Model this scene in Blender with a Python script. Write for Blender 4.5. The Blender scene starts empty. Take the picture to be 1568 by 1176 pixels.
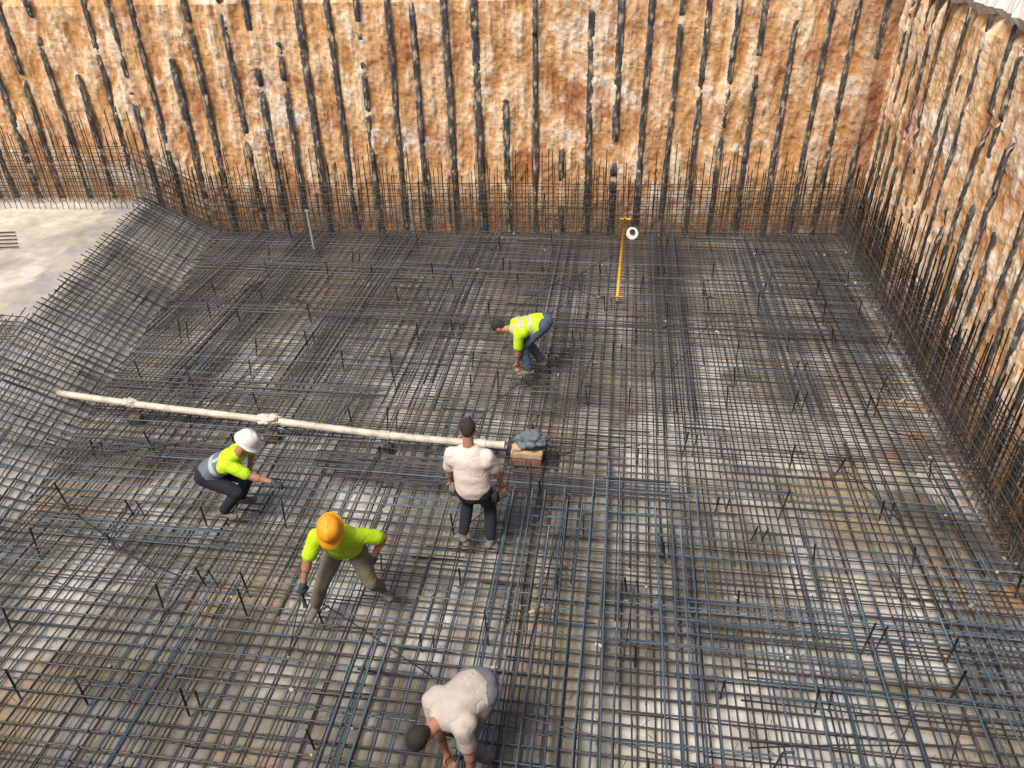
import bpy, math, random
import numpy as np
from mathutils import Vector, Matrix, noise
random.seed(7); np.random.seed(7)
S=bpy.context.scene
COL=S.collection
V=Vector

# ------------------------------------------------------------ helpers
def link(o,parent=None):
    COL.objects.link(o)
    if parent: o.parent=parent
    return o
def mkmesh(name,verts,faces,mats=(),cols=None,smooth=False,parent=None):
    me=bpy.data.meshes.new(name); me.from_pydata([tuple(v) for v in verts],[],faces); me.update()
    for m in mats: me.materials.append(m)
    if cols is not None:
        a=me.color_attributes.new('Col','FLOAT_COLOR','POINT')
        c=np.ones((len(verts),4),dtype=np.float32); c[:,:3]=np.array(cols)[:,:3]
        a.data.foreach_set('color',c.ravel())
    if smooth: me.polygons.foreach_set('use_smooth',[True]*len(me.polygons))
    return link(bpy.data.objects.new(name,me),parent)
def empty(name,loc=(0,0,0)):
    e=bpy.data.objects.new(name,None); e.location=loc; e.empty_display_size=.2
    return link(e)
def fb(x,y,z,o=4): return noise.fractal(V((x,y,z)),1.0,2.1,o)

class NT:
    def __init__(s,name):
        s.m=bpy.data.materials.new(name); s.m.use_nodes=True; s.t=s.m.node_tree
        s.b=s.t.nodes['Principled BSDF']
    def n(s,t,**k):
        x=s.t.nodes.new(t)
        for a,b in k.items(): setattr(x,a,b)
        return x
    def l(s,a,b): s.t.links.new(a,b)
    def ramp(s,src,stops):
        r=s.n('ShaderNodeValToRGB'); e=r.color_ramp.elements
        while len(e)<len(stops): e.new(.5)
        for q,(p,c) in zip(e,stops): q.position=p; q.color=(*c,1) if len(c)==3 else c
        s.l(src,r.inputs[0]); return r.outputs[0]
    def mix(s,fac,a,b,mode='MIX'):
        x=s.n('ShaderNodeMix',data_type='RGBA',blend_type=mode)
        if isinstance(fac,(int,float)): x.inputs[0].default_value=fac
        else: s.l(fac,x.inputs[0])
        for q,i in ((a,6),(b,7)):
            if isinstance(q,tuple): x.inputs[i].default_value=(*q,1)
            else: s.l(q,x.inputs[i])
        return x.outputs[2]
    def noise(s,scale,detail=5,rough=.6,sc=None):
        tc=s.n('ShaderNodeTexCoord'); src=tc.outputs['Object']
        if sc:
            mp=s.n('ShaderNodeMapping'); mp.inputs['Scale'].default_value=sc; s.l(src,mp.inputs[0]); src=mp.outputs[0]
        x=s.n('ShaderNodeTexNoise'); x.inputs['Scale'].default_value=scale; x.inputs['Detail'].default_value=detail; x.inputs['Roughness'].default_value=rough
        s.l(src,x.inputs['Vector']); return x.outputs['Fac']
    def bump(s,h,st,dist=.02):
        b=s.n('ShaderNodeBump'); b.inputs['Strength'].default_value=st; b.inputs['Distance'].default_value=dist
        s.l(h,b.inputs['Height']); s.l(b.outputs[0],s.b.inputs['Normal'])
def simple(name,c,rough=.7,var=.25,scale=14,metal=0,bump=.25,dist=.008):
    t=NT(name); n=t.noise(scale)
    c2=tuple(x*(1-var) for x in c); c3=tuple(min(1,x*(1+var*.6)) for x in c)
    t.l(t.ramp(n,[(.3,c2),(.7,c3)]),t.b.inputs['Base Color'])
    t.b.inputs['Roughness'].default_value=rough; t.b.inputs['Metallic'].default_value=metal
    if bump: t.bump(t.noise(scale*3),bump,dist)
    return t.m
def attr_mat(name,rough,scale,amt,bumpst,dist,metal=0,spec=.3,sc=None):
    t=NT(name); a=t.n('ShaderNodeAttribute',attribute_name='Col')
    n=t.noise(scale,8,.7,sc); f=t.ramp(n,[(.3,(1-amt,)*3),(.7,(1+amt*.5,)*3)])
    t.l(t.mix(1.0,a.outputs['Color'],f,'MULTIPLY'),t.b.inputs['Base Color'])
    t.b.inputs['Roughness'].default_value=rough; t.b.inputs['Metallic'].default_value=metal
    t.b.inputs['Specular IOR Level'].default_value=spec
    t.bump(n,bumpst,dist); return t.m

M_soil=attr_mat('soil_mat',.95,9,.26,.55,.03,spec=.1,sc=(1,1,.55))
M_pile=attr_mat('pile_mat',.95,26,.4,.8,.015,spec=.05)
M_floor=attr_mat('blinding_concrete_mat',.7,5,.25,.4,.02)
M_rebar=attr_mat('rebar_mat',.5,30,.3,.3,.003,metal=.25,spec=.5)

# ------------------------------------------------------------ terrain
ZT=5.05; LEDGE=.8; SH=.195
def xb(y): return -7.16-SH*(y-5.9)
def g(x,y):
    t=(xb(y)-x)/1.5
    t=max(0,min(1,t)); h=.28+.52*max(0,min(1,(y-6.2)/4)); return h*t
def backy(x): return 16.5+.07*(x+2)
XR=5.15
def rx(y): return XR-.02*(12-y)

def lerp(a,b,t): t=max(0,min(1,t)); return tuple(p+(q-p)*t for p,q in zip(a,b))
def floor():
    xs=np.arange(-19.2,XR+.5,.09); ys=np.arange(.1,18.2,.09)
    vs=[];cs=[]
    for y in ys:
        for x in xs:
            n1=fb(x*.5,y*.5,3,4); n2=fb(x*1.9,y*1.9,9,5); n3=fb(x*.6+n1,y*.6,21,4); n4=fb(x*.9+3,y*.16,61,3)
            z=g(x,y)+.012*n2
            c=lerp((.235,.215,.18),(.70,.675,.62),.34+n1*.9+n2*.7+n4*.9+(x+1)*.055)
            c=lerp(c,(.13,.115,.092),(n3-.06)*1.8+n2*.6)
            c=lerp(c,(.38,.30,.20),(fb(x*.8,y*.8,44,3)-.10)*1.3)
            d=rx(y)-x
            c=lerp(c,(.42,.24,.13),(.75-d+n2*1.8)*.8*(1 if y<11 else .5))
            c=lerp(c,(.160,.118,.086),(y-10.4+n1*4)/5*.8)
            if xb(y)-x>1.4:
                c=lerp((.44,.405,.335),(.66,.615,.53),.5+n1*.9+n2*.7)
                c=lerp(c,(.30,.275,.23),(fb(x*.7,y*.7,88,4)-.05)*2)
                e=xb(y)-1.5-x
                if e<.7: c=lerp(c,(.34,.33,.31),.7+n2*1.5)
            elif x<xb(y): c=lerp((.28,.265,.23),(.54,.52,.47),.5+n1+n2*.6)
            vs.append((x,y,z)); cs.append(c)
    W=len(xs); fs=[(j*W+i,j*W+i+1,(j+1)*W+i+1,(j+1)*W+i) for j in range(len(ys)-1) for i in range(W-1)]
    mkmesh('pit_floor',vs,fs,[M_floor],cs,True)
floor()

def positions(L,sp):
    s=.25;o=[];k=0
    while s<L-.05:
        o.append((s+random.uniform(-.06,.06), ZT if (k%2==0 or random.random()<.6) else random.uniform(2.4,4.2), random.uniform(.052,.074), random.uniform(-.012,.012)))
        s+=sp*random.uniform(.88,1.12);k+=1
    return o
def wall(name,p0,p1,zb,step,rough=1,seed=0,pos=(),corner=False,pale=0):
    p0=V((*p0,0)); p1=V((*p1,0)); d=(p1-p0); L=d.length; d/=L; n=V((-d.y,d.x,0))
    ns=int((L+.3)/step); nz=int((ZT-zb)/step); ps=np.array([p[0] for p in pos]) if pos else np.array([1e9])
    vs=[];cs=[]
    for j in range(nz+1):
        z=zb+(ZT-zb)*j/nz
        for i in range(ns+1):
            s=(L+.3)*i/ns-.15
            a=fb(s*.8+seed,z*.5,seed,3); b=fb(s*2.4+seed,z*1.2,5+seed,4); c=fb(s*8,z*5,11+seed,4); c2=fb(s*17,z*13,12+seed,3)
            r=fb(s*5.0+seed,z*.40,31+seed,3)
            wz=s+.04*fb(s*2,z*1.1,90+seed,3)
            dd=float(np.min(np.abs(ps-wz)))
            mid=min(1,dd/.28)
            disp=(.045*a+.042*b+.020*c+.010*c2+.040*r)*rough-.015*mid
            top=max(0,(z-ZT+.25)/.25); disp-=top*.12*(1+b)
            col=lerp((.57,.30,.125),(.80,.53,.30),.5+b*.9+c*.5)
            col=lerp(col,(.88,.72,.53),(r*.9+b*.6+c*.6-.14+pale)*1.6)
            m=fb(s*.7+seed,z*.9,55+seed,4)
            col=lerp(col,(.40,.165,.075),(m+.6*c-.17)*1.7)
            col=lerp(col,(.86,.74,.61),(fb(s*.6,z*1.1,77+seed,4)+.6*c-.25+pale)*1.8*(1 if z<3.4 else .6))
            col=lerp(col,(.84,.70,.53),(.45-dd/.15+r*1.6+c*1.2)*.6)
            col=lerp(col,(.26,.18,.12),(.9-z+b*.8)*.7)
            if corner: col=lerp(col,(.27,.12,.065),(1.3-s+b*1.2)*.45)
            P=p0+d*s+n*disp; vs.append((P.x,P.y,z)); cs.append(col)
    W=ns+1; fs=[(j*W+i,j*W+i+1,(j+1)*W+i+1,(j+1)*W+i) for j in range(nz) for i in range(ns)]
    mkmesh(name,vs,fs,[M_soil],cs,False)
def piles(name,p0,p1,zb,pos,seed):
    p0=V((*p0,0)); p1=V((*p1,0)); d=(p1-p0); L=d.length; d/=L; n=V((-d.y,d.x,0))
    vs=[];fs=[];cs=[]
    for k,(s0,topz,R,ln) in enumerate(pos):
        nz=int((topz-zb)/.03); K=10; base=len(vs)
        for j in range(nz+1):
            z=zb+.03*j
            hide=fb(k*3.7+seed,z*.8,seed,3)+.45*fb(k*3.7,z*3.5,seed+4,3)
            off=.026-.20*max(0,hide-.26+(.10*(z-2.5)/2.5 if z>2.5 else -.12))
            cx=s0+ln*(z-2)+.005*fb(k*2.1,z*1.0,8,3)+.007*fb(k*2.1,z*12,8,2); r=R*(1+.06*fb(k*5,z*3.2,2,3)+.22*fb(k*5,z*18,2,2))
            if j==nz: r*=.4
            for q in range(K):
                an=2*math.pi*q/K; rr=r*(1+.28*fb(math.cos(an)*2+k*7,z*18,math.sin(an)*2,3))
                P=p0+d*(cx+rr*math.cos(an))+n*(off+.30*rr*math.sin(an)); vs.append((P.x,P.y,z))
                c=fb(k*4+an,z*3.5,13,4)
                col=lerp((.055,.06,.065),(.15,.15,.15),.5+c)
                col=lerp(col,(.58,.47,.34),(c+.6*fb(an*2,z*9,k,3)-.27)*3)
                cs.append(col)
        for j in range(nz):
            for q in range(K):
                a=base+j*K+q; b=base+j*K+(q+1)%K; fs.append((a,b,b+K,a+K))
        fs.append(tuple(base+nz*K+q for q in range(K)))
    mkmesh(name,vs,fs,[M_pile],cs,True)
BL=(-19.0,backy(-19.0)); BR=(XR,backy(XR))
pb=positions(24.3,.575); pr_=positions(17,.48)
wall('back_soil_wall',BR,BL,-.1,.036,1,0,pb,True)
piles('back_pile_row',BR,BL,-.1,pb,3)
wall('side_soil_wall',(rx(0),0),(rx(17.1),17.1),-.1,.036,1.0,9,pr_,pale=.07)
piles('side_pile_row',(rx(0),0),(rx(16.8),16.8),-.1,pr_,21)
wall('far_side_soil_wall',(-19,17),(-19,0),-.1,.15,1,17)
wall('near_soil_wall',(-19,.2),(XR,.2),-.1,.15,1,27)
B=400
mkmesh('ground',[(-B,-B,ZT),(B,-B,ZT),(B,B,ZT),(-B,B,ZT),(-19.05,.12,ZT),(rx(0)+.1,.12,ZT),(XR+.22,backy(XR)+.12,ZT),(-19.05,backy(-19)+.12,ZT)],
  [(0,1,5,4),(1,2,6,5),(2,3,7,6),(3,0,4,7)],[simple('ground_mat',(.42,.32,.22),.95,.4,.8)])
def curb():
    vs=[];fs=[];N=260
    for i in range(N+1):
        y=.3+i*17.4/N; x=rx(y)-.05+.16*fb(y*1.5,0,3,5)
        zt=ZT+.28+.07*fb(y*3,1,1,4); lo=ZT-.05+.16*fb(y*2.5,5,2,5)
        for p in ((x+.10,lo),(x-.02+.05*fb(y*9,2,2,3),ZT+.08),(x+.03,zt),(x+2.5,zt+.04),(x+2.5,ZT-.12)): vs.append((p[0],y,p[1]))
    for i in range(N):
        for q in range(5):
            a=i*5+q;b=i*5+(q+1)%5; fs.append((a,b,b+5,a+5))
    fs.append((0,1,2,3,4)); fs.append(tuple(N*5+q for q in range(5)))
    mkmesh('concrete_slab',vs,fs,[simple('slab_mat',(.78,.74,.68),.85,.15,3)])
curb()

# ------------------------------------------------------------ rebar
class Bars:
    def __init__(s): s.v=[];s.f=[];s.c=[]
    def add(s,pts,r,col,K=5):
        base=len(s.v); n=len(pts)
        for i,p in enumerate(pts):
            a=pts[max(0,i-1)]; b=pts[min(n-1,i+1)]; t=(V(b)-V(a)).normalized()
            u=t.cross(V((0,0,1)));
            if u.length<.1: u=t.cross(V((1,0,0)))
            u.normalize(); w=t.cross(u)
            for q in range(K):
                an=2*math.pi*q/K; P=V(p)+u*(r*math.cos(an))+w*(r*math.sin(an)); s.v.append((P.x,P.y,P.z)); s.c.append(col)
        for i in range(n-1):
            for q in range(K):
                a=base+i*K+q;b=base+i*K+(q+1)%K; s.f.append((a,b,b+K,a+K))
        s.f.append(tuple(base+q for q in range(K))); s.f.append(tuple(base+(n-1)*K+q for q in reversed(range(K))))
    def done(s,name,parent=None): return mkmesh(name,s.v,s.f,[M_rebar],s.c,True,parent)
def rc(kind):
    if kind=='blue': c=lerp((.06,.09,.12),(.115,.165,.22),random.random())
    elif kind=='dark': c=lerp((.026,.029,.033),(.078,.082,.088),random.random())
    else: c=lerp((.08,.065,.05),(.13,.105,.08),random.random())
    return c
def pick(x,y):
    r=random.random()
    pb=.36 if y<8 else .10
    return rc('blue') if r<pb else (rc('rust') if r<pb+.12 else rc('dark'))
def depth_bar(B_,x,y0,y1,z,r,col=None,jit=.012,dx=0,sh=0):
    n=max(2,int((y1-y0)/.6)+1); pts=[]
    ph=random.random()*50; sk=random.uniform(-.0035,.0035)+dx
    for i in range(n):
        y=y0+(y1-y0)*i/(n-1); X=x+sk*(y-y0)-sh*(y-5.9)+jit*2.5*noise.noise(V((ph,y*.4,0)))
        pts.append((X,y,g(X,y)+z+jit*noise.noise(V((ph,y*.7,4)))))
    B_.add(pts,r,col or pick(x,(y0+y1)/2))
def lat_bar(B_,y,x0,x1,z,r,col=None,jit=.012,dy=0):
    xs=list(np.linspace(x0,x1,max(2,int((x1-x0)/.5)+1)))
    for q in (xb(y),xb(y)-1.5):
        if x0+.1<q<x1-.1: xs.append(q)
    xs=sorted(xs); pts=[]
    ph=random.random()*50; sk=random.uniform(-.003,.003)+dy
    for x in xs:
        Y=y+sk*(x-x0)+jit*2.5*noise.noise(V((ph,x*.4,0)))
        pts.append((x,Y,g(x,Y)+z+jit*noise.noise(V((ph,x*.7,4)))))
    B_.add(pts,r,col or pick((x0+x1)/2,y))
def mat(name,z,sp,r,off):
    b=Bars(); x=-9.3+off
    def run(x,lo,top,sh):
        y=lo
        while y<top-.3:
            y2=min(top,y+random.uniform(5,8.5)); depth_bar(b,x+random.uniform(-.012,.012),y,y2,z,r,sh=sh); y=y2-.6 if y2<top else top
    while x<rx(8)-.1:
        lo=max(.6,5.9+(-7.16-x)/SH-.3)+random.random()*.3
        run(x,lo,backy(x)-.3,0)
        x+=sp*random.uniform(.85,1.15)
    x=-7.2-off
    while x>-13.5:
        run(x,.6,backy(x-1.9)-.35 if x>-8.62 else 10.0+random.random()*.25,SH)
        x-=sp*random.uniform(.85,1.15)
    y=.7+off
    while y<16.75:
        xl=-15.2 if y<10.0 else xb(y)-1.42-random.random()*.12
        if y>backy(-8)-.2: xl=max(xl,(y+.3-16.5)/.07-2+.0)
        x=xl
        while x<XR-.3:
            x2=min(rx(y)-.12,x+random.uniform(6,9.5)); lat_bar(b,y+random.uniform(-.012,.012),x,x2,z+2*r,r)
            x=x2-.6 if x2<rx(y)-.2 else 99
        y+=sp*random.uniform(.85,1.15)
    b.done(name)
mat('lower_rebar_mat',.05,.165,.0080,0)
mat('upper_rebar_mat',.16,.155,.0094,.09)
b=Bars()
for xc,w,y0,y1,n in [(-7.9,.5,11,15.6,6),(-6.6,.8,9.6,15.9,10),(-4.7,.8,9.8,16,10),(-2.9,.8,9.6,16.1,9),(-1.0,.6,11,16.1,7),(1.1,.62,9.2,16.4,14),(2.9,.5,10,16.5,7),(4.1,.7,10,16.5,8)]:
    for i in range(n):
        depth_bar(b,xc+w*(i/(n-1)-.5)+random.uniform(-.02,.02),y0+random.uniform(-.5,.3),y1,.185,.010,rc('dark' if random.random()<.75 else 'blue'))
for xc,w,y0,y1,n in [(-.85,.55,2.5,7.2,6),(-.1,.7,2.4,7.8,7),(1.0,.5,2,7.4,5),(2.4,1.1,2.5,6.2,8),(4.0,.9,3,6.5,7),(-2.2,.35,2.5,5.0,4),(-4.3,.5,2,5.0,4)]:
    for i in range(n):
        depth_bar(b,xc+w*(i/(n-1)-.5)+random.uniform(-.03,.03),y0+random.uniform(-.5,.5),y1+random.uniform(-.5,.5),.205,.0115,rc('blue'),dx=random.uniform(-.01,.01))
for yc,w,x0,x1,n in [(5.6,.6,.8,4.9,8),(4.9,.4,1.2,4.9,5),(7.7,.5,-3.5,1.2,9),(7.8,.4,-8.0,-1.5,5),(6.2,.3,-7,-4,4),(9.4,.4,-8.0,-3,5),(12,.3,-8.5,4.9,4),(14,.3,-8.8,4.9,4)]:
    for i in range(n):
        lat_bar(b,yc+w*(i/(n-1)-.5)+random.uniform(-.03,.03),x0+random.uniform(-.5,.4),x1-random.random()*.4,.19,.010,rc('blue' if yc<7 and random.random()<.7 else 'dark'),dy=random.uniform(-.012,.012))
for i in range(70):
    x=random.uniform(-8,4); y=random.uniform(3,14); a=random.uniform(-.5,.5)+(0 if random.random()<.6 else 1.5); L=random.uniform(.7,2.6)
    p=[]
    for t in range(6):
        X=x+math.cos(a)*L*t/5; Y=y+math.sin(a)*L*t/5
        if X<rx(Y)-.2 and Y<16: p.append((X,Y,g(X,Y)+.215+.02*math.sin(t)))
    if len(p)>2: b.add(p,.008,rc('dark'))
b.done('reinforcement_bars')
pp_v=[];pp_f=[]
for i in range(2600):
    x=random.uniform(-6.5,4.8); y=random.uniform(2.6,9.5); z=.19; a=random.random()*3.14; l=random.uniform(.02,.045)
    o=len(pp_v); dx=math.cos(a)*l; dy=math.sin(a)*l; w_=.0035
    for (ax,ay,az) in ((-dx,-dy,-.012),(dx,dy,.012+random.random()*.02)):
        pp_v+= [(x+ax-w_,y+ay,z+az),(x+ax+w_,y+ay,z+az),(x+ax,y+ay+w_,z+az+w_)]
    pp_f+= [(o,o+1,o+4,o+3),(o+1,o+2,o+5,o+4),(o+2,o,o+3,o+5),(o,o+2,o+1),(o+3,o+4,o+5)]
mkmesh('tie_wire',pp_v,pp_f,[M_rebar],[(.05,.045,.04)]*len(pp_v))
b=Bars()
yy=3.0
while yy<16:
    x=-7.6+random.uniform(0,.8)
    while x<4.9:
        if x>xb(yy)+.1 and random.random()<.9:
            X=x+random.uniform(-.3,.3); Y=yy+random.uniform(-.35,.35); h=random.uniform(.30,.50); lx=random.uniform(-.06,.06); ly=random.uniform(-.06,.06)
            p=[(X,Y,.02),(X+lx*.5,Y+ly*.5,h*.5),(X+lx,Y+ly,h)]
            if random.random()<.2: p+= [(X+lx+.02,Y+ly,h+.015),(X+lx+.10,Y+ly+random.uniform(-.08,.08),h+.015)]
            b.add(p,.0115,lerp((.02,.022,.026),(.05,.052,.06),random.random()))
            if random.random()<.3: b.add([(X+.13,Y+.02,.02),(X+.13+lx,Y+.02+ly,h*.9)],.010,rc('dark'))
        x+=random.uniform(.85,1.25)
    yy+=.95
b.done('starter_bars')
def cage(name,P0,P1,off,h0,h1,nh):
    p0=V((*P0,0)); p1=V((*P1,0)); d=p1-p0; L=d.length; d/=L; n=V((-d.y,d.x,0)); b=Bars()
    for row in (off,off+.16):
        s=.1
        while s<L:
            h=random.uniform(h0,h1)*(1 if row==off else .85); P=p0+d*s+n*(row+random.uniform(-.03,.03)); gz=g(P.x,P.y)
            l=random.uniform(-.06,.06); l2=random.uniform(-.08,.05)
            if P.x> -16:
                Q=P+d*l+n*l2; b.add([(P.x,P.y,gz+.03),((P.x+Q.x)/2,(P.y+Q.y)/2,gz+h*.5),(Q.x,Q.y,gz+h)],.0092,rc('dark' if random.random()<.65 else 'rust'))
            s+=random.uniform(.09,.16)
        for k in range(nh):
            z=.22+k*(h0-.1)/nh+random.uniform(-.03,.03); s=0
            while s<L:
                e=min(L,s+random.uniform(4,7)); pts=[]
                for i in range(int((e-s)/.5)+2):
                    q=min(e,s+.5*i); P=p0+d*q+n*(row+.02+.02*noise.noise(V((q,z*5,row*9)))); pts.append((P.x,P.y,g(P.x,P.y)+z+.03*noise.noise(V((q*.6,z*9,3)))))
                b.add(pts,.0085,rc('dark' if random.random()<.65 else 'rust')); s=e-.4 if e<L else L
    b.done(name)
cage('back_rebar_cage',(XR-.1,backy(XR)),(-15.5,backy(-15.5)),.22,1.25,2.1,8)
cage('side_rebar_cage',(rx(1),1),(rx(16.5),16.5),.2,1.3,2.2,9)
b=Bars()
for i in range(5): b.add([(-13.6+.1*i,13.4-.2*i,LEDGE+.03),(-12.3+.15*i,13.6-.18*i,LEDGE+.035)],.014,rc('dark'))
for i in range(14):
    x=-13.8+i*.27; y=backy(x)-.75
    b.add([(x,y,LEDGE-.02),(x,y+.02,LEDGE+.16),(x+.05,y+.03,LEDGE+.21),(x+.11,y+.03,LEDGE+.16),(x+.12,y+.03,LEDGE-.02)],.009,rc('dark'))
b.done('ledge_rebar')

# ------------------------------------------------------------ generic solids
def tube(pts,rs,K=14,close=True):
    vs=[];fs=[];n=len(pts)
    for i,p in enumerate(pts):
        a=V(pts[max(0,i-1)]); bb=V(pts[min(n-1,i+1)]); t=(bb-a).normalized(); u=t.cross(V((0,0,1)))
        if u.length<.05: u=t.cross(V((1,0,0)))
        u.normalize(); w=t.cross(u)
        for q in range(K):
            an=2*math.pi*q/K; vs.append(V(p)+u*(rs[i]*math.cos(an))+w*(rs[i]*math.sin(an)))
    for i in range(n-1):
        for q in range(K): a=i*K+q;c=i*K+(q+1)%K; fs.append((a,c,c+K,a+K))
    if close: fs.append(tuple(range(K))); fs.append(tuple((n-1)*K+q for q in reversed(range(K))))
    return vs,fs
def merge(parts):
    vs=[];fs=[]
    for v,f in parts:
        o=len(vs); vs+=list(v); fs+=[tuple(i+o for i in q) for q in f]
    return vs,fs
def rbox(c,s,rz=0,bev=.01):
    import bmesh
    bm=bmesh.new(); bmesh.ops.create_cube(bm,size=1)
    for v in bm.verts: v.co=V((v.co.x*s[0],v.co.y*s[1],v.co.z*s[2]))
    bmesh.ops.bevel(bm,geom=bm.edges[:],offset=bev,segments=2,affect='EDGES')
    R=Matrix.Rotation(rz,3,'Z'); bm.verts.ensure_lookup_table()
    vs=[R@v.co+V(c) for v in bm.verts]; fs=[tuple(v.index for v in f.verts) for f in bm.faces]; bm.free(); return vs,fs

M_pvc=simple('pvc_mat',(.60,.55,.45),.55,.4,5); M_dark=simple('black_rubber_mat',(.03,.03,.03),.6)
M_white=simple('white_mat',(.72,.71,.67),.6,.15,8); M_brick=simple('brick_mat',(.22,.12,.08),.9,.35,18); M_wood=simple('timber_mat',(.52,.36,.22),.8,.3,10); M_sup=simple('support_mat',(.13,.095,.075),.9,.35,18)
pe=empty('drain_pipe',(-5,8.4,.30))
def rel(vs,o): return [V(v)-V(o) for v in vs]
A=V((-8.12,8.58,.42)); Bp=V((-1.30,8.19,.32)); pts=[];rs=[]
for i in range(41):
    t=i/40; P=A.lerp(Bp,t); P.z+=-.022*math.sin(t*9)-.03*math.sin(t*math.pi); P.y+=.035*math.sin(t*6+1); pts.append(P); rs.append(.052)
v,f=tube(pts,rs,18); mkmesh('pipe_barrel',rel(v,pe.location),f,[M_pvc],smooth=True,parent=pe)
pp=[]
for i in (7,20,30,38): pp.append(tube([pts[i].lerp(pts[i-1],.3),pts[i].lerp(pts[i+1],.5)],[.064,.064],18))
v,f=merge(pp); mkmesh('pipe_collars',rel(v,pe.location),f,[M_pvc],parent=pe)
def cloth(name,c,rx_,ry_,rz_,m,seed,parent=None,o=(0,0,0)):
    vs=[];fs=[];N=40;Mq=24
    for j in range(Mq+1):
        ph=math.pi*j/Mq
        for i in range(N):
            th=2*math.pi*i/N; d=V((math.cos(th)*math.sin(ph),math.sin(th)*math.sin(ph),math.cos(ph)))
            r=1+.45*fb(d.x*1.6+seed,d.y*1.6,d.z*1.6,4)-.4*abs(fb(d.x*3+seed,d.y*3,d.z*3,3))
            vs.append(V(c)+V((d.x*rx_*r,d.y*ry_*r,max(-.6,d.z)*rz_*r))-V(o))
    for j in range(Mq):
        for i in range(N): a=j*N+i;b_=j*N+(i+1)%N; fs.append((a,b_,b_+N,a+N))
    return mkmesh(name,vs,fs,[m],smooth=True,parent=parent)
cloth('pipe_wrap_rag',(pts[7].x,pts[7].y,pts[7].z+.03),.13,.08,.05,M_pvc,2,pe,pe.location)
cloth('joint_wrap_rag',(pts[20].x,pts[20].y,pts[20].z+.03),.24,.10,.06,M_pvc,6,pe,pe.location)
pp=[rbox((pts[i].x,pts[i].y-.02,g(pts[i].x,pts[i].y)+.09),(.20,.14,.14),.1) for i in (7,20,30)]
v,f=merge(pp); mkmesh('support_blocks',rel(v,pe.location),f,[M_sup],parent=pe)
pr=empty('timber_support_box',(-.98,8.10,0))
pp=[]
for k in range(3):
    for i in range(2):
        pp.append(rbox((-.10+.2*i+.02*(k%2),0.0,.045+.09*k),(.192,.26,.086),.02*k-.02,.006))
v,f=merge(pp); mkmesh('brick_base',v,f,[M_brick],parent=pr)
pp=[rbox((0,-.06,.325),(.42,.115,.09),-.03),rbox((.01,.08,.322),(.40,.13,.085),.03),rbox((-.14,-.03,.395),(.12,.14,.05),.2)]
v,f=merge(pp); mkmesh('timber_blocks',v,f,[M_wood],parent=pr)
M_jack=simple('jacket_cloth_mat',(.13,.16,.19),.9,.45,12)
cloth('work_jacket',(-.93,8.18,.47),.22,.17,.13,M_jack,11)

M_yel=simple('yellow_paint_mat',(.72,.40,.04),.5,.2,9)
py=empty('yellow_levelling_staff',(.14,13.17,.1))
v,f=merge([tube([(0,0,0),(.02,-.02,.8),(.05,-.03,1.62)],[.030,.030,.028],10),tube([(-.05,-.03,1.60),(.15,-.03,1.60)],[.018,.018],8),tube([(-.1,0,.05),(.1,0,.05)],[.02,.02],8)])
mkmesh('staff',v,f,[M_yel],smooth=True,parent=py)
v,f=tube([(.19,-.02,1.34),(.19,-.09,1.36)],[.105,.105],24); mkmesh('reel_disc',v,f,[M_white],parent=py)
v,f=merge([tube([(.19,-.088,1.39),(.19,-.11,1.395)],[.05,.045],20),tube([(.19,-.03,1.45),(.15,-.03,1.6)],[.012,.012],6)]); mkmesh('reel_hub',v,f,[M_dark],parent=py)
po=empty('steel_marker_post',(-6.38,14.8,.1))
v,f=merge([tube([(0,0,0),(-.02,0,.95)],[.03,.03],8),tube([(-.06,0,.93),(.03,0,.93)],[.02,.02],8)]); mkmesh('post',v,f,[simple('galv_mat',(.34,.33,.31),.5,.2,8)],parent=po)

pp=[]
for i in range(340):
    x=random.uniform(-8,4.8); y=random.uniform(3,16); s=random.uniform(.010,.035)
    if random.random()<.45: x=rx(y)-random.random()**2*.9-.15
    pp.append(rbox((x,y,g(x,y)+random.choice((.02,.02,.2))),(s*random.uniform(1,2.4),s,s*.6),random.random()*3,.003))
v,f=merge(pp); mkmesh('rubble',v,f,[simple('rubble_mat',(.48,.41,.33),.9,.5,3)])

# ------------------------------------------------------------ people
def prim(A,B,ra,rb,lab,s=(1,0,0),k=1.0):
    A=V(A);B=V(B); ax=B-A
    if ax.length<1e-4: B=A+V((0,0,.001)); ax=B-A
    ax.normalize(); s=V(s); s=s-ax*s.dot(ax)
    if s.length<.05: s=ax.orthogonal()
    s.normalize(); n=ax.cross(s)
    return dict(A=A,B=B,ra=ra,rb=rb,lab=lab,s=s,n=n,ax=ax,k=k)
def prim_mesh(p,K=20,H=6):
    rings=[]
    for i in range(H+1):
        a=-math.pi/2+math.pi/2*i/H; rings.append((p['A']+p['ax']*p['ra']*math.sin(a),p['ra']*math.cos(a)))
    for i in range(H+1):
        a=math.pi/2*i/H; rings.append((p['B']+p['ax']*p['rb']*math.sin(a),p['rb']*math.cos(a)))
    vs=[];fs=[]
    for c,r in rings:
        r=max(r,1e-4)
        for q in range(K):
            an=2*math.pi*q/K; vs.append(c+p['s']*(r*math.cos(an))+p['n']*(p['k']*r*math.sin(an)))
    for i in range(len(rings)-1):
        for q in range(K): a=i*K+q;b=i*K+(q+1)%K; fs.append((a,b,b+K,a+K))
    fs.append(tuple(reversed(range(K)))); fs.append(tuple((len(rings)-1)*K+q for q in range(K)))
    return vs,fs
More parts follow.
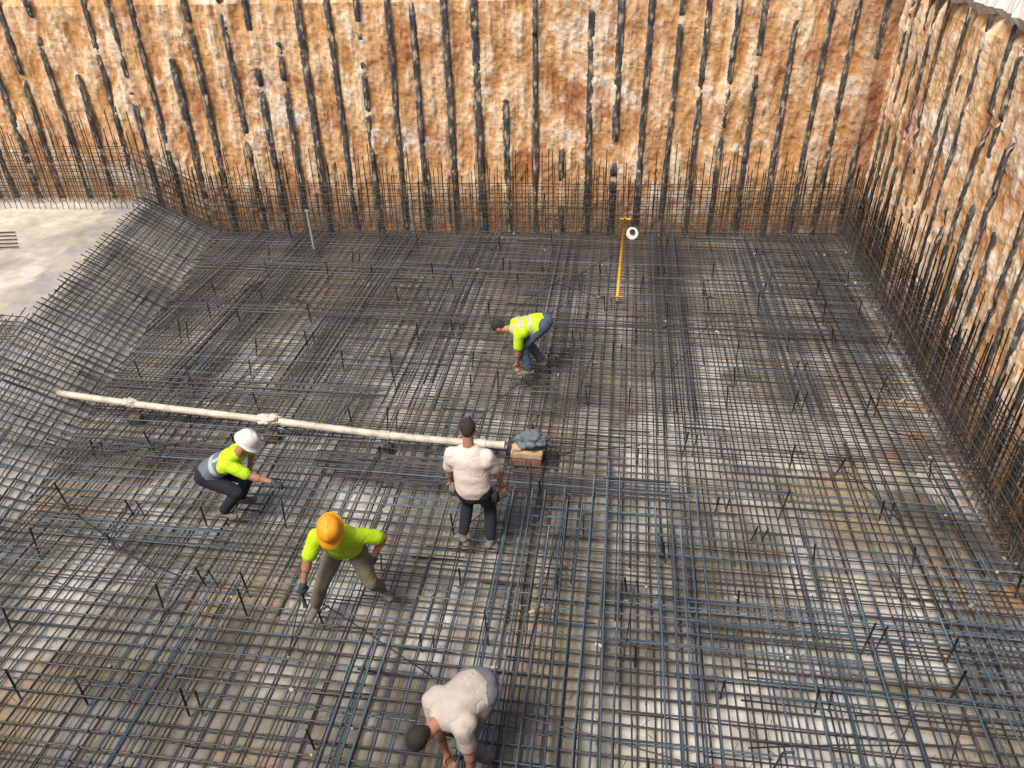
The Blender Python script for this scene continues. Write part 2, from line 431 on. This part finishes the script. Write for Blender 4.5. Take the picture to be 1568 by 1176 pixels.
def ik(a,b,l1,l2,hint):
    a=V(a);b=V(b);d=b-a;L=d.length
    if L>(l1+l2)*.995: b=a+d*((l1+l2)*.995/L); d=b-a; L=d.length
    u=d/L; x=(l1*l1-l2*l2+L*L)/(2*L); h=math.sqrt(max(0,l1*l1-x*x)); hn=V(hint); hn=hn-u*hn.dot(u); hn.normalize()
    return a+u*x+hn*h,b
M_skin=simple('skin_mat',(.40,.19,.125),.6,.15,10,bump=.1,dist=.002)
M_hair=simple('hair_mat',(.03,.024,.02),.85,.4,60)
M_boot=simple('boot_mat',(.17,.155,.135),.85,.3,20)
M_glove=simple('glove_mat',(.05,.07,.09),.85,.3,20)
M_refl=simple('reflective_tape_mat',(.42,.46,.52),.35,.15,10)
M_eye=simple('eye_mat',(.02,.015,.01),.2,.1,5,bump=0)
def clothm(n,c,var=.18): return simple(n,c,.9,var,7,bump=.4,dist=.015)
M_hiv=clothm('hi_vis_yellow_mat',(.52,.80,.015),.14)
M_navy=clothm('navy_trouser_mat',(.015,.018,.028)); M_khaki=clothm('khaki_trouser_mat',(.17,.155,.11)); M_tee=clothm('white_tshirt_mat',(.70,.61,.56),.12)
M_cream=clothm('cream_tshirt_mat',(.50,.45,.40)); M_jean=clothm('denim_mat',(.07,.105,.15)); M_greyt=clothm('grey_trouser_mat',(.18,.185,.20)); M_vestg=clothm('grey_vest_mat',(.14,.16,.21))

def person(loc,facing,pelvis,neck,headf,hands,feet,toes,mats,elb=None,kneeh=None,heavy=1.0,glove=(0,0),headgear=None,vest=None,twist=0,belt=None,neckd=None,belly=0,tool=None):
    # labels: 0 skin 1 shirt 2 trousers 3 boots 4 hair 5 glove 6 reflective 7 vest
    root=empty('construction_worker',loc); O=V(loc)
    f=V(facing).normalized(); R=f.cross(V((0,0,1))).normalized()
    pelvis=V(pelvis);neck=V(neck); sp=(neck-pelvis).normalized(); L=(neck-pelvis).length
    Rs=(Matrix.Rotation(twist,3,sp)@R); Rs=(Rs-sp*Rs.dot(sp)).normalized(); fr=sp.cross(Rs)*1.0
    P=[]
    h=heavy; hs=1+(h-1)*.6
    P.append(prim(pelvis-sp*.02,pelvis+sp*.06,.150*hs,.150*hs,2,R,.80))
    w=pelvis+sp*.06
    P.append(prim(w,pelvis+sp*.26,.168*h,.164*h,1,Rs,.78))
    P.append(prim(pelvis+sp*.22,neck-sp*.14,.163*h,.168*h,1,Rs,.70))
    if belly: P.append(prim(w+fr*.05,w+fr*.05+sp*.12,.145*h,.145*h,1,Rs,.9))
    sh=[neck-sp*.065-Rs*.175*hs, neck-sp*.065+Rs*.175*hs]
    P.append(prim(sh[0],sh[1],.066,.066,1))
    P.append(prim(sh[0]+Rs*.03,neck-sp*.03,.062,.060,1)); P.append(prim(sh[1]-Rs*.03,neck-sp*.03,.062,.060,1))
    P.append(prim(sh[0]+Rs*.02-sp*.07,sh[1]-Rs*.02-sp*.07,.095,.095,1,fr,.95))
    hf=V(headf).normalized(); nd=V(neckd).normalized() if neckd else (sp*.8+V((0,0,.4))).normalized()
    hu=(nd-hf*nd.dot(hf)).normalized(); hr=hf.cross(hu)
    hc=neck+nd*.135+hu*.085
    P.append(prim(neck-sp*.02,hc-hu*.03,.064,.058,0))
    P.append(prim(hc+hu*.035-hf*.018,hc+hu*.02+hf*.012,.083,.080,0,hr,1.1))
    P.append(prim(hc-hu*.03+hf*.03,hc-hu*.085+hf*.055,.062,.034,0,hr,.95))
    P.append(prim(hc+hu*.015+hf*.095,hc-hu*.025+hf*.112,.009,.014,0))
    for sx in (-1,1): P.append(prim(hc+hr*.08*sx+hu*.01,hc+hr*.083*sx-hu*.025,.020,.014,0,hf,.6))
    P.append(prim(hc-hu*.062+hf*.093-hr*.018,hc-hu*.062+hf*.093+hr*.018,.009,.009,0))
    P.append(prim(hc+hu*.05-hf*.035,hc+hu*.045+hf*.01,.089,.082,4,hr,1.08)); P.append(prim(hc+hu*.0-hf*.045,hc+hu*.03-hf*.04,.066,.08,4,hr,1))
    elb=elb or ((-R*.6-f*.5),(R*.6-f*.5))
    for i in (0,1):
        e,wr=ik(sh[i],hands[i],.29,.26,elb[i])
        sleeve=sh[i].lerp(e,.76)
        P.append(prim(sh[i],sleeve,.070*hs,.068*hs,1)); P.append(prim(sh[i],e,.052*hs,.045*hs,0)); P.append(prim(e,wr,.044,.029,0)); P.append(prim(e,e.lerp(wr,.35),.045*hs,.046*hs,0))
        hd=(wr-e).normalized(); gl=5 if glove[i] else 0; k=1.15 if glove[i] else 1
        side=hd.cross(fr if abs(hd.dot(fr))<.8 else Rs).normalized(); pn=hd.cross(side).normalized()
        if pn.dot(f)>0: pn=-pn
        pe_=wr+hd*.085
        P.append(prim(wr,wr+hd*.02,.031*k,.033*k,gl)); P.append(prim(wr+hd*.02,pe_-hd*.01,.036*k,.040*k,gl,side,.42))
        for q,(ofs,ln) in enumerate(((-.031,.068),(-.0105,.078),(.0105,.074),(.031,.058))):
            a=pe_+side*ofs*k; m1=a+(hd*.85+pn*.35).normalized()*ln*.5; m2=m1+(hd*.35+pn*.9).normalized()*ln*.5
            P.append(prim(a,m1,.0098*k,.0092*k,gl)); P.append(prim(m1,m2,.0092*k,.008*k,gl))
        tb=wr+hd*.03+side*(-.03); tm=tb+(hd*.6-side*.7+pn*.3).normalized()*.04; te=tm+(hd*.9+pn*.4).normalized()*.032
        P.append(prim(tb,tm,.014*k,.011*k,gl)); P.append(prim(tm,te,.011*k,.009*k,gl))
        if tool==i:
            c=wr+hd*.10+pn*.02; v_,f_=merge([tube([c,c+V((.01,.0,-.12)),c+V((.03,-.02,-.22))],[.012,.013,.016],8),tube([c+V((.02,0,0)),c+V((.0,.0,-.12)),c+V((-.0,-.02,-.22))],[.010,.012,.01],8)])
            mkmesh('tying_nips',[q-O for q in v_],f_,[M_dark],smooth=True,parent=root)
    kneeh=kneeh or (f,f)
    for i,sx in ((0,-1),(1,1)):
        hp=pelvis+R*.095*sx-V((0,0,.02)); an=V(feet[i])+V((0,0,.085))
        kn,an2=ik(hp,an,.44,.42,kneeh[i]); an=an2
        P.append(prim(hp,kn,.104*hs,.074,2)); cu=kn.lerp(an,.86); P.append(prim(kn,kn.lerp(an,.35),.072,.074,2)); P.append(prim(kn.lerp(an,.3),cu,.074,.064,2))
        td=V(toes[i]).normalized(); P.append(prim(an,an-V((0,0,.03)),.05,.045,3))
        P.append(prim(an-td*.045-V((0,0,.038)),an+td*.16-V((0,0,.045)),.048,.044,3,td.cross(V((0,0,1))),.8))
    P.append(prim(pelvis-R*.08,pelvis+R*.08,.12*hs,.12*hs,2,sp,.9))
    parts=[prim_mesh(p) for p in P]; v,fc=merge(parts); v=[q-O for q in v]
    me=bpy.data.meshes.new('tmp'); me.from_pydata([tuple(q) for q in v],[],fc); ob=bpy.data.objects.new('tmp',me); COL.objects.link(ob)
    md=ob.modifiers.new('R','REMESH'); md.mode='VOXEL'; md.voxel_size=.0075
    dg=bpy.context.evaluated_depsgraph_get(); body=bpy.data.meshes.new_from_object(ob.evaluated_get(dg)); bpy.data.objects.remove(ob)
    nv=len(body.vertices); co=np.empty(nv*3); body.vertices.foreach_get('co',co); co=co.reshape(-1,3)
    def labels(pts):
        best=np.full(len(pts),1e9); lab=np.zeros(len(pts),int)
        for p in P:
            A=np.array(p['A']-O);B=np.array(p['B']-O); ab=B-A; t=np.clip(((pts-A)@ab)/(ab@ab),0,1); d=pts-(A+t[:,None]*ab)
            ds=d@np.array(p['s']); dn=d@np.array(p['n'])/p['k']; da=d@np.array(p['ax']); D=np.sqrt(ds**2+dn**2+da**2)-(p['ra']+(p['rb']-p['ra'])*t)
            m=D<best; best[m]=D[m]; lab[m]=p['lab']
        return lab
    vl=labels(co)
    ed=np.empty(len(body.edges)*2,dtype=np.int64); body.edges.foreach_get('vertices',ed); ed=ed.reshape(-1,2)
    deg=np.bincount(ed.ravel(),minlength=nv).astype(float)[:,None]
    cl=((vl==1)|(vl==2))[:,None]
    for it in range(26):
        acc=np.zeros_like(co); np.add.at(acc,ed[:,0],co[ed[:,1]]); np.add.at(acc,ed[:,1],co[ed[:,0]]); avg=acc/deg
        w_=np.where(cl,.6,.5 if it<3 else 0.0); co=co+(avg-co)*w_
    body.vertices.foreach_set('co',co.ravel()); body.update()
    nf=len(body.polygons); fcx=np.empty(nf*3); body.polygons.foreach_get('center',fcx); fcx=fcx.reshape(-1,3)
    nr=np.empty(nv*3); body.vertices.foreach_get('normal',nr); nr=nr.reshape(-1,3)
    amp=np.zeros(nv)
    for i in np.where((vl==1)|(vl==2))[0]:
        c=co[i]; wv=noise.noise(V((c[0]*5+3,c[1]*5,c[2]*5)))
        amp[i]=.004+.006*noise.fractal(V((c[0]*6,c[1]*6,c[2]*9)),1,2,2)-.018*max(0,.22-abs(noise.noise(V((c[0]*7+4+wv,c[1]*7,c[2]*13+wv*2)))*2.2))
    co=co+nr*amp[:,None]; body.vertices.foreach_set('co',co.ravel())
    fl=labels(fcx); rel_=fcx-np.array(pelvis-O)
    hgt=rel_@np.array(sp); sd=rel_@np.array(Rs)
    if vest=='tape':
        m=(fl==1)&(((hgt>.17)&(hgt<.22))|((hgt>.30)&(hgt<.35))|((np.abs(np.abs(sd)-.10)<.025)&(hgt>.3)))&(np.abs(sd)<.2); fl[m]=6
    if vest=='grey':
        m=(fl==1)&(hgt<.36)&(np.abs(sd)<.2); fl[m]=7
        m=(fl==7)&(((hgt>.19)&(hgt<.25))|((np.abs(np.abs(sd)-.10)<.02)&(hgt>.25))); fl[m]=6
    for m in [M_skin,mats[0],mats[1],M_boot,M_hair,M_glove,M_refl,M_vestg]: body.materials.append(m)
    body.polygons.foreach_set('material_index',fl.astype(np.int32)); body.polygons.foreach_set('use_smooth',[True]*nf)
    body.name='body'; link(bpy.data.objects.new('body',body),root)
    pp=[prim_mesh(prim(hc+hf*.083+hr*.03*s_+hu*.008,hc+hf*.084+hr*.03*s_+hu*.008,.011,.011,0),10,3) for s_ in (-1,1)]
    v,fc=merge(pp); mkmesh('eyes',[q-O for q in v],fc,[M_eye],smooth=True,parent=root)
    if headgear:
        hm=headgear; vs=[];fs=[]; K=32
        c0=hc+hu*.035-hf*.01
        prof=[(1.32,-.012),(1.30,.0),(1.10,.008),(1.06,.03),(1.03,.06),(.93,.095),(.75,.122),(.5,.138),(.25,.145),(.02,.147)]
        for (r,zz) in prof:
            for q in range(K):
                a=2*math.pi*q/K; ff=math.cos(a); brim=1
                if r>1.15: brim=1+(.18*max(0,ff)**2)-.07*(1-max(0,ff))
                rr=.104*r*brim; rg=(.012*math.exp(-(math.sin(a)*rr/.02)**2)) if .2<r<1.08 else 0
                vs.append(c0+hf*(rr*1.18*ff)+hr*(rr*math.sin(a)*1.0)+hu*(zz+rg)-O)
        for j in range(len(prof)-1):
            for q in range(K): a=j*K+q;b_=j*K+(q+1)%K; fs.append((a,b_,b_+K,a+K))
        fs.append(tuple(range((len(prof)-1)*K,len(prof)*K)))
        o=mkmesh('hard_hat',vs,fs,[hm],smooth=True,parent=root)
        s_=o.modifiers.new('s','SOLIDIFY'); s_.thickness=.004
    if belt:
        for (off,c) in belt:
            P0=pelvis+R*off[0]+f*off[1]+V((0,0,off[2])); v,fc=rbox(P0-O,(.09,.11,.17),.3,.03); mkmesh('tool_pouch',v,fc,[c],smooth=True,parent=root)
    return root
M_hw=simple('white_helmet_mat',(.80,.80,.77),.35,.08,5,bump=0); M_ho=simple('orange_helmet_mat',(.88,.38,.02),.4,.15,9,bump=0)
Z=.19
# standing man, white t-shirt, back to camera
person((-1.40,6.50,Z),(0.08,1,0),(-1.39,6.44,1.05),(-1.42,6.46,1.58),(.0,.75,-.65),[(-1.68,6.62,.95),(-1.08,6.64,.93)],[(-1.56,6.50,Z),(-1.22,6.44,Z)],[(-.35,1,0),(.4,1,0)],(M_tee,M_navy),heavy=1.22,belly=1,
   elb=[(-1,-.5,-.1),(1,-.5,-.1)],belt=[((-.24,.02,-.06),M_khaki),((.25,-.0,-.08),M_navy)])
# crouching man with white hard hat, reaching out
person((-4.55,6.72,Z),(1,-.08,0),(-4.72,6.70,.78),(-4.28,6.72,1.07),(.75,-.1,-.6),[(-4.34,6.96,.62),(-3.66,6.56,.74)],[(-4.48,6.84,Z),(-4.58,6.56,Z)],[(1,.1,0),(1,-.2,0)],(M_hiv,M_navy),
   glove=(1,1),headgear=M_hw,vest='grey',elb=[(0,.3,-1),(0,-.4,-1)],heavy=1.08)
# orange hard hat, striding, facing camera
person((-2.62,5.44,Z),(.15,-1,0),(-2.56,5.46,1.02),(-2.50,5.16,1.46),(.1,-.7,-.8),[(-2.22,5.34,1.02),(-2.90,4.95,.78)],[(-2.30,5.60,Z),(-2.93,5.28,Z)],[(.7,-.6,0),(-.1,-1,0)],(M_hiv,M_khaki),
   headgear=M_ho,glove=(1,1),tool=1,elb=[(1,.6,.1),(-.8,.5,0)],heavy=1.18,kneeh=[(.4,-1,0),(0,-1,0)])
# far worker bending at the waist, facing left
person((-1.17,10.4,Z),(-1,-.15,0),(-1.02,10.42,1.03),(-1.46,10.30,.95),(-.6,-.1,-1),[(-1.38,10.18,.38),(-1.36,10.40,.34)],[(-1.20,10.22,Z),(-1.02,10.50,Z)],[(-1,-.3,0),(-1,-.1,0)],(M_hiv,M_jean),
   vest='tape',glove=(0,1),elb=[(.4,-.6,0),(.3,.5,0)],kneeh=[(-1,-.2,0),(-1,0,0)],neckd=(-1,0,-.25),heavy=1.14)
# near worker bending, facing lower left
person((-.98,3.9,Z),(-.6,-.8,0),(-.93,4.00,.98),(-1.18,3.66,.98),(-.25,-.3,-1),[(-.94,3.58,.40),(-1.14,3.66,.36)],[(-.84,3.80,Z),(-1.04,4.02,Z)],[(-.5,-1,0),(-.8,-.7,0)],(M_cream,M_greyt),
   elb=[(.6,.2,0),(-.6,.5,0)],glove=(1,0),neckd=(-.6,-.8,-.35),heavy=1.16)

# ------------------------------------------------------------ light / sky
el=math.radians(56); sd=V((-.55,-.83,0)).normalized(); sdir=V((sd.x*math.cos(el),sd.y*math.cos(el),math.sin(el)))
w=bpy.data.worlds.new('World'); S.world=w; w.use_nodes=True; nt=w.node_tree
sk=nt.nodes.new('ShaderNodeTexSky'); sk.sky_type='NISHITA'; sk.sun_disc=False; sk.sun_elevation=el; sk.sun_rotation=math.atan2(sd.x,sd.y); sk.dust_density=7; sk.air_density=1
bg=nt.nodes['Background']; bg.inputs[1].default_value=.13; nt.links.new(sk.outputs[0],bg.inputs[0])
sl=bpy.data.lights.new('sun','SUN'); sl.energy=3.1; sl.angle=math.radians(16); sl.color=(1,.95,.87); so=link(bpy.data.objects.new('sun',sl)); so.rotation_euler=sdir.to_track_quat('Z','Y').to_euler()

# ------------------------------------------------------------ camera
th=math.radians(33); psi=math.radians(8.2); r=math.radians(1.2)
fw=V((-math.sin(psi)*math.cos(th), math.cos(psi)*math.cos(th), -math.sin(th)))
rt=V((math.cos(psi),math.sin(psi),0)); up=rt.cross(fw); rt2=rt*math.cos(r)-up*math.sin(r); up2=up*math.cos(r)+rt*math.sin(r)
cd=bpy.data.cameras.new('camera'); cd.lens=36*1178/1568; cd.sensor_width=36; cd.clip_end=2000
co=link(bpy.data.objects.new('camera',cd)); Mx=Matrix((rt2,up2,-fw)).transposed().to_4x4(); Mx.translation=V((0,0,6.7)); co.matrix_world=Mx
S.camera=co
S.view_settings.view_transform='Standard'; S.view_settings.look='None'; S.view_settings.exposure=0
